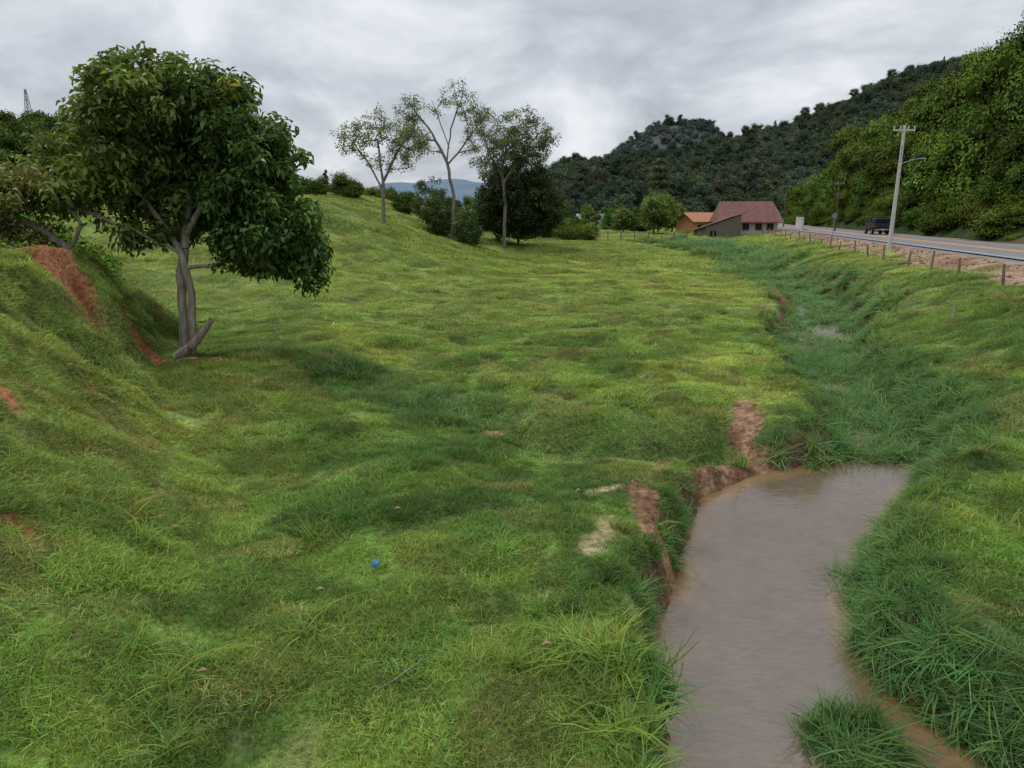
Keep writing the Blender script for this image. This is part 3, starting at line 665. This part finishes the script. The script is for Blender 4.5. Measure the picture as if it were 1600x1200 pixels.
fe=empty('wire_fence'); segs=[]
for k,yv in enumerate(np.arange(26,112,4.2)):
    xv=roadnear(yv)-4.9+.15*math.sin(k*2.1); z=gz(xv,yv); h=.95+.15*math.sin(k*3)
    t=(xv+.12*math.sin(k*5),yv,z+h)
    segs.append(((xv,yv,z-.2),t,.07,.055))
tubes('posts',segs,M_wood,fe,8)
ws=[]
for a,b2 in zip(segs[:-1],segs[1:]):
    for hh in (.3,.55,.8):
        pa=np.array(a[0]);pb=np.array(b2[0]); ws.append((pa+[0,0,.2+hh],pb+[0,0,.2+hh],.004,.004))
tubes('wires',ws,M_metal,fe,4)
fe=empty('wooden_fence'); segs=[]
pts=[(12+1.9*k,102+.5*math.sin(k)) for k in range(11)]
for k,(a,b_) in enumerate(pts):
    z=gz(a,b_); segs.append(((a,b_,z-.2),(a,b_,z+1.3),.09,.08))
rails=[(np.array(a[0])+[0,0,hh+.2],np.array(b2[0])+[0,0,hh+.2],.045,.045) for a,b2 in zip(segs[:6],segs[1:7]) for hh in (.6,1.15)]
tubes('posts',segs,M_wood,fe,6); tubes('rails',rails,M_wood,fe,5)

# ------------------------------------------------------------------ utility poles
def pole(x,y,h,lamp=False,r=.16,arm=1.6,mat=None):
    mat=mat or M_conc
    z=gz(x,y); e=empty('utility_pole',(x,y,z))
    tubes('shaft',[((0,0,-.4),(0,0,h),r,r*.62)],mat,e,12)
    box('crossarm',(0,0,h-.35),(arm,.1,.12),mat,e)
    sg=[]
    for dx in (-.9,-.35,.35,.9):
        dx*=arm/1.9; sg.append(((dx,0,h-.29),(dx,0,h-.05),.04,.055))
    tubes('insulators',sg,M_white,e,8)
    tubes('low_rack',[((-.1,-.16,h-2.2),(-.1,-.16,h-1.4),.03,.03)],M_metal,e,6)
    if lamp:
        tubes('lamp_arm',[((0,0,h-2.75),(.8,-.1,h-2.45),.025,.025),((.8,-.1,h-2.45),(1.3,-.2,h-2.36),.025,.02)],M_metal,e,6)
        box('lamp_head',(1.5,-.22,h-2.36),(.45,.18,.09),M_metal,e,bev=.03)
    return (x,y,z+h)
tops=[pole(28.95,54,9.1,True),pole(47.4,104,7.0,mat=M_barkd,r=.13,arm=1.3),pole(54,141,8,mat=M_barkd,r=.13)]
wseg=[]
for a,b2 in zip(tops[:-1],tops[1:]):
    for dx,dz in ((-.6,-.05),(-.3,-.05),(.3,-.05),(.6,-.05),(0,-1.6)):
        pa=np.array(a)+[dx,0,dz];pb=np.array(b2)+[dx,0,dz]; n=14
        q=[pa+(pb-pa)*k/n-np.array([0,0,.5*4*(k/n)*(1-k/n)]) for k in range(n+1)]
        wseg+=[(q[k],q[k+1],.009,.009) for k in range(n)]
a=tops[0]
for dz,xo in ((-.05,-.6),(-.05,.3),(-2.2,0)):
    pa=np.array(a)+[xo,0,dz]; pb=np.array([62,60,12.5+dz*1.3]); n=12
    q=[pa+(pb-pa)*k/n-np.array([0,0,.8*4*(k/n)*(1-k/n)]) for k in range(n+1)]; wseg+=[(q[k],q[k+1],.013,.013) for k in range(n)]
tubes('power_lines',wseg,M_wire,n=4)

e=empty('traffic_sign',(39.9,88,2.5))
tubes('post',[((0,0,-.2),(0,0,2.2),.04,.04)],M_metal,e,8)
th=np.linspace(0,2*np.pi,25)[:-1]
def disc(name,rad,y,mat):
    v=[(rad*math.cos(t),y,2.3+rad*math.sin(t)) for t in th]; return mesh_obj(name,v,[tuple(range(24))],mat,e)
disc('face',.34,-.056,M_metal); disc('back',.36,-.044,M_metal)

# ------------------------------------------------------------------ pickup truck
M_car=simple('truck_paint',(.018,.022,.028),.35,.2,4,spec=.5); M_glass=simple('truck_glass',(.03,.035,.04),.1,.1,3,spec=.8); M_tyre=simple('tyre',(.015,.015,.015),.9,.1)
M_red=simple('tail_lamp',(.35,.02,.02),.3,.1); M_hub=simple('hub',(.3,.3,.3),.4,.1,metal=.5)
tr=empty('pickup_truck',(45.6,88.5,2.58),-math.atan(.225))
box('chassis',(0,0,.62),(1.7,4.5,.25),M_dark,tr)
box('bonnet',(0,1.75,1.05),(1.72,1.25,.62),M_car,tr,bev=.1)
box('grille',(0,2.42,.95),(1.2,.06,.4),M_metal,tr)
box('cab_lower',(0,.45,1.05),(1.8,1.45,.72),M_car,tr,bev=.06)
v=[(-.86,-.28,1.4),(.86,-.28,1.4),(.86,1.15,1.4),(-.86,1.15,1.4),(-.74,-.18,2.02),(.74,-.18,2.02),(.74,.8,2.02),(-.74,.8,2.02)]
mesh_obj('cab_greenhouse',v,[(4,5,6,7),(0,1,5,4),(1,2,6,5),(2,3,7,6),(3,0,4,7)],M_glass,tr)
box('roof_panel',(0,.32,2.06),(1.56,1.08,.09),M_car,tr,bev=.03)
for sx in (-1,1):
    box('pillar',(sx*.83,-.24,1.72),(.08,.09,.62),M_car,tr); box('mid_pillar',(sx*.83,.45,1.72),(.07,.08,.62),M_car,tr)
    box('bed_side',(sx*.87,-1.3,1.12),(.07,1.95,.58),M_car,tr); box('tail_light',(sx*.78,-2.32,1.0),(.14,.06,.3),M_red,tr)
    box('mirror',(sx*1.02,.95,1.45),(.2,.08,.24),M_car,tr)
    for yy_ in (-1.35,1.55):
        tubes('wheel',[((sx*.72,yy_,.38),(sx*.95,yy_,.38),.38,.38)],M_tyre,tr,20)
        vv=[(sx*.952,yy_+.36*math.cos(t),.38+.36*math.sin(t)) for t in th]; mesh_obj('tyre_wall',vv,[tuple(range(24))],M_tyre,tr)
        vv=[(sx*.958,yy_+.18*math.cos(t),.38+.18*math.sin(t)) for t in th]; mesh_obj('hub',vv,[tuple(range(24))],M_hub,tr)
box('bed_floor',(0,-1.3,.86),(1.66,1.95,.06),M_car,tr); box('tailgate',(0,-2.28,1.12),(1.66,.07,.56),M_car,tr)
box('bed_canopy',(0,-1.3,1.7),(1.66,1.9,.5),M_dark,tr,bev=.06); box('bumper',(0,-2.42,.6),(1.7,.12,.18),M_metal,tr); box('plate',(0,-2.49,.62),(.4,.01,.13),M_wl,tr)

# ------------------------------------------------------------------ houses
def gable(name,parent,cx,cy,z,w,d,rise,mat,over=.5,th=.12,hip=0):
    W=w/2+over; D=d/2+over; dz=-over*rise/(d/2)
    v=[(-W,-D,dz),(W,-D,dz),(W-hip,0,rise),(-W+hip,0,rise),(-W,D,dz),(W,D,dz)]
    v=v+[(a,b_,c_-th) for a,b_,c_ in v]
    f=[(0,1,2,3),(3,2,5,4),(6,9,8,7),(9,10,11,8),(0,6,7,1),(4,5,11,10)]
    f+= [(1,7,8,2),(2,8,11,5),(0,3,9,6),(3,4,10,9)] if not hip else [(1,2,5),(0,4,3),(1,7,8,2),(2,8,11,5),(0,3,9,6),(3,4,10,9)]
    ob=mesh_obj(name,v,f,mat,parent); ob.location=(cx,cy,z)
    return ob
def tile_rows(parent,cx,cy,z,w,d,rise,over=.5):
    W=w/2+over; segs=[]
    D=d/2+over; dz=-over*rise/(d/2)
    for xk in np.arange(-W+.1,W,.32): segs.append(((cx+xk,cy-D,z+dz+.02),(cx+xk,cy,z+rise+.02),.06,.06))
    tubes('tile_ridges',segs,M_tile,parent,6)
hx,hy=38.7,118; hz=gz(hx,hy)
ho=empty('farm_house',(hx,hy,hz-.6),math.radians(-6))
box('walls',(0,0,1.5),(8.7,7.5,3.2),M_white,ho)
for sx in (-1,1):
    mesh_obj('gable_wall',[(sx*4.34,-3.75,3.1),(sx*4.34,3.75,3.1),(sx*4.34,0,5.3)],[(0,1,2)],M_white,ho)
gable('roof',ho,0,0,3.15,8.7,7.5,2.7,M_tile,.8,hip=.9); tile_rows(ho,0,0,3.15,7.0,7.5,2.7,.75)
for xw in (-.6,1.4,3.2):
    box('window',(xw,-3.77,1.9),(1.0,.06,.95),M_dark,ho); box('window_frame',(xw,-3.79,1.37),(1.2,.12,.09),M_wood,ho); box('mullion',(xw,-3.82,1.9),(.06,.04,.95),M_wood,ho)
box('door',(-2.4,-3.77,1.3),(.95,.06,2.1),M_wood,ho)
box('base_band',(0,-3.775,.3),(8.7,.05,.6),simple('plinth',(.28,.22,.18),.9,.3,3),ho)
bn=empty('wooden_barn',(32.4,112,gz(32.4,112)-.35),math.radians(10))
v=[(-2.9,-2.2,0),(2.9,-2.2,0),(2.9,2.2,0),(-2.9,2.2,0),(-2.9,-2.2,2.1),(2.9,-2.2,4.0),(2.9,2.2,3.4),(-2.9,2.2,1.5)]
mesh_obj('plank_walls',v,[(0,1,5,4),(1,2,6,5),(2,3,7,6),(3,0,4,7)],M_wood,bn)
rt_=[(-3.5,-2.45,2.06),(3.3,-2.45,4.28),(3.3,2.6,3.5),(-3.5,2.6,1.3)]
mesh_obj('roof',rt_+[(a,b_,c_+.1) for a,b_,c_ in rt_],[(0,3,2,1),(4,5,6,7),(0,1,5,4),(1,2,6,5),(2,3,7,6),(3,0,4,7)],simple('old_roof',(.18,.12,.10),.9,.5,3),bn)
for k in range(14):
    hh=2.0+1.75*k/14; box('plank',(-2.75+k*.42,-2.24,hh/2),(.2,.05,hh),M_wood,bn)
box('doorway',(-1.7,-2.29,.8),(.9,.05,1.5),M_dark,bn)
oh=empty('orange_house',(37.2,140,gz(38,140)-.5),math.radians(20))
box('walls',(0,0,1.5),(7.2,6,3),M_orange,oh); gable('roof',oh,0,0,3,7.2,6,1.5,simple('new_tile',(.36,.15,.08),.8,.3,3),.5)
for sx in (-1,1): mesh_obj('gable_wall',[(sx*3.59,-3,3),(sx*3.59,3,3),(sx*3.59,0,4.4)],[(0,1,2)],M_orange,oh)
for xw in (-2.2,0.2,2.4): box('window',(xw,-3.02,1.7),(1,.05,.9),M_dark,oh)
M_mroof=simple('metal_roof',(.42,.43,.43),.5,.2,3)
def smallhouse(x,y,w,d,h,rise,mw,rz,mr=M_tile,nm='house'):
    e=empty(nm,(x,y,1.3),rz); box('walls',(0,0,h/2-.3),(w,d,h+.6),mw,e); gable('roof',e,0,0,h,w,d,rise,mr,.5)
    for sx in (-1,1): mesh_obj('gable_wall',[(sx*(w/2-.01),-d/2,h),(sx*(w/2-.01),d/2,h),(sx*(w/2-.01),0,h+rise*.95)],[(0,1,2)],mw,e)
    for k in range(3): box('window',(-w/3+k*w/3,-d/2-.02,h*.55),(1,.05,.9),M_dark,e)
smallhouse(79,175,9,7,4.0,1.6,M_white,.3); smallhouse(24,205,10,7,2.6,1.2,M_white,-.2,M_mroof)
smallhouse(33,215,14,7,2.0,1.0,M_white,0,M_mroof)
ww=empty('white_wall',(48.6,120,2.55),math.atan2(14,4.6))
box('panel',(0,0,.9),(15,.18,1.8),M_white,ww); box('coping',(0,0,1.85),(15.1,.26,.1),M_conc,ww)
for k in range(7): box('column',(-7.2+k*2.4,-.02,1.0),(.26,.3,2.0),M_white,ww)

tw=empty('antenna_tower',(-121.5,185,20)); sg=[]
for k in range(9):
    a=1.3*(1-k/10);b2=1.3*(1-(k+1)/10);z0=k*1.7;z1=z0+1.7
    cs=[(-1,-1),(1,-1),(1,1),(-1,1)]
    for j in range(4):
        c1=cs[j];c2=cs[(j+1)%4]
        sg.append(((c1[0]*a,c1[1]*a,z0),(c1[0]*b2,c1[1]*b2,z1),.09,.09)); sg.append(((c1[0]*a,c1[1]*a,z0),(c2[0]*b2,c2[1]*b2,z1),.05,.05)); sg.append(((c1[0]*b2,c1[1]*b2,z1),(c2[0]*b2,c2[1]*b2,z1),.05,.05))
tubes('lattice',sg,M_metal,tw,4)

def litter(name,x,y,pts,mat,r=.02):
    z=gz(x,y); tubes(name,[((x+a[0],y+a[1],z+a[2]),(x+b_[0],y+b_[1],z+b_[2]),r,r*.6) for a,b_ in zip(pts[:-1],pts[1:])],mat,n=6)
M_pale=simple('pale_wood',(.40,.34,.27),.9,.3,8)
litter('dead_branch',10.2,15.2,[(-.4,0,.12),(0,-.1,.2),(.25,-.2,.14)],M_pale,.025)
litter('dead_branch',-1.2,6.7,[(-.28,-.25,.07),(-.1,-.1,.1),(0,0,.12),(.14,.2,.11),(.18,.34,.09)],M_barkg,.008)
litter('dead_branch',4.1,20.6,[(-.2,0,.1),(.05,0,.25),(.2,0,.1)],M_pale,.03)
litter('wooden_stake',17,26.5,[(0,0,-.1),(0,0,.5)],M_pale,.04)
z=gz(-1.95,9.0); gq=np.random.default_rng(5)
v=[(-1.98+gq.uniform(-.08,.08),9.05+gq.uniform(-.08,.08),z+.1+gq.uniform(0,.08)) for _ in range(10)]
mesh_obj('plastic_bag',v,[(k,k+1,(k+2)%10) for k in range(0,9)],simple('blue_plastic',(.03,.16,.5),.4,.2))
M_dl=simple('dry_leaf',(.30,.17,.10),.8,.3)
for k,(a,b_) in enumerate([(-1.9,10.6),(-3.4,6.6),(-2.6,8.4),(1.2,11.8),(-5.2,9.8),(.4,7.2)]):
    z=gz(a,b_); mesh_obj('dry_leaf',[(a-.05,b_,z+.10),(a,b_-.03,z+.13),(a+.07,b_+.02,z+.11),(a,b_+.03,z+.14)],[(0,1,2,3)],M_dl)

# ------------------------------------------------------------------ sky / world
W=bpy.data.worlds.new('World'); S.world=W; W.use_nodes=True
nt=W.node_tree; N=nt.nodes; L=nt.links; N.clear()
out=N.new('ShaderNodeOutputWorld')
sky=N.new('ShaderNodeTexSky'); sky.sky_type='NISHITA'; sky.sun_disc=False
sd_=Vector((-.45,.45,.95)).normalized(); sky.sun_elevation=math.asin(sd_.z); sky.sun_rotation=math.atan2(sd_.x,sd_.y)
bg=N.new('ShaderNodeBackground'); bg.inputs[1].default_value=.1; L.new(sky.outputs[0],bg.inputs[0])
tc=N.new('ShaderNodeTexCoord'); sx=N.new('ShaderNodeSeparateXYZ'); L.new(tc.outputs['Generated'],sx.inputs[0])
def math_(op,a,b=None,c=None):
    n=N.new('ShaderNodeMath'); n.operation=op
    for k,q in enumerate((a,b,c)):
        if q is None: continue
        if isinstance(q,(int,float)): n.inputs[k].default_value=q
        else: L.new(q,n.inputs[k])
    return n.outputs[0]
zc=math_('MAXIMUM',sx.outputs[2],0.0); den=math_('ADD',zc,.16)
cxn=N.new('ShaderNodeCombineXYZ'); L.new(math_('DIVIDE',sx.outputs[0],den),cxn.inputs[0]); L.new(math_('DIVIDE',sx.outputs[1],den),cxn.inputs[1])
cxn.inputs[2].default_value=3.3
n1=N.new('ShaderNodeTexNoise'); n1.inputs['Scale'].default_value=.75; n1.inputs['Detail'].default_value=9; n1.inputs['Roughness'].default_value=.5; n1.inputs['Distortion'].default_value=.3
L.new(cxn.outputs[0],n1.inputs['Vector'])
mp=N.new('ShaderNodeMapping'); mp.inputs['Scale'].default_value=(1,1,2.0); mp.inputs['Location'].default_value=(.3,.1,.2); L.new(tc.outputs['Generated'],mp.inputs[0])
n2=N.new('ShaderNodeTexNoise'); n2.inputs['Scale'].default_value=4.8; n2.inputs['Detail'].default_value=10; n2.inputs['Roughness'].default_value=.55; n2.inputs['Distortion'].default_value=.35
L.new(mp.outputs[0],n2.inputs['Vector'])
mr=N.new('ShaderNodeMapRange'); mr.inputs[1].default_value=.12; mr.inputs[2].default_value=.36; mr.inputs[3].default_value=.8; mr.inputs[4].default_value=.2; L.new(sx.outputs[2],mr.inputs[0])
mxn=N.new('ShaderNodeMix'); L.new(mr.outputs[0],mxn.inputs[0]); L.new(n1.outputs['Fac'],mxn.inputs[2]); L.new(n2.outputs['Fac'],mxn.inputs[3])
rp=N.new('ShaderNodeValToRGB'); E=rp.color_ramp.elements
E[0].position=.38; E[0].color=(.42,.455,.51,1); E[1].position=.60; E[1].color=(.86,.89,.93,1)
e=rp.color_ramp.elements.new(.485); e.color=(.60,.635,.69,1)
L.new(mxn.outputs[0],rp.inputs[0])
mr2=N.new('ShaderNodeMapRange'); mr2.inputs[1].default_value=.38; mr2.inputs[2].default_value=.95; mr2.inputs[3].default_value=1.0; mr2.inputs[4].default_value=3.0; L.new(sx.outputs[2],mr2.inputs[0])
bg2=N.new('ShaderNodeBackground'); L.new(rp.outputs[0],bg2.inputs[0]); L.new(mr2.outputs[0],bg2.inputs[1])
ms=N.new('ShaderNodeMixShader'); ms.inputs[0].default_value=.93
L.new(bg.outputs[0],ms.inputs[1]); L.new(bg2.outputs[0],ms.inputs[2]); L.new(ms.outputs[0],out.inputs[0])

sl=bpy.data.lights.new('sun','SUN'); sl.energy=1.5; sl.angle=math.radians(14); sl.color=(1,.97,.91)
so=bpy.data.objects.new('sun',sl); COL.objects.link(so); so.rotation_euler=(-sd_).to_track_quat('-Z','Y').to_euler(); so.location=(0,0,60)

cam=bpy.data.cameras.new('camera'); cam.lens=24.3; cam.sensor_width=36; cam.clip_end=6000; cam.clip_start=.1
co=bpy.data.objects.new('camera',cam); COL.objects.link(co); co.location=(0,0,5); co.rotation_euler=(math.radians(90-13.8),0,0)
S.camera=co
S.view_settings.view_transform='Standard'; S.view_settings.look='None'; S.view_settings.exposure=0
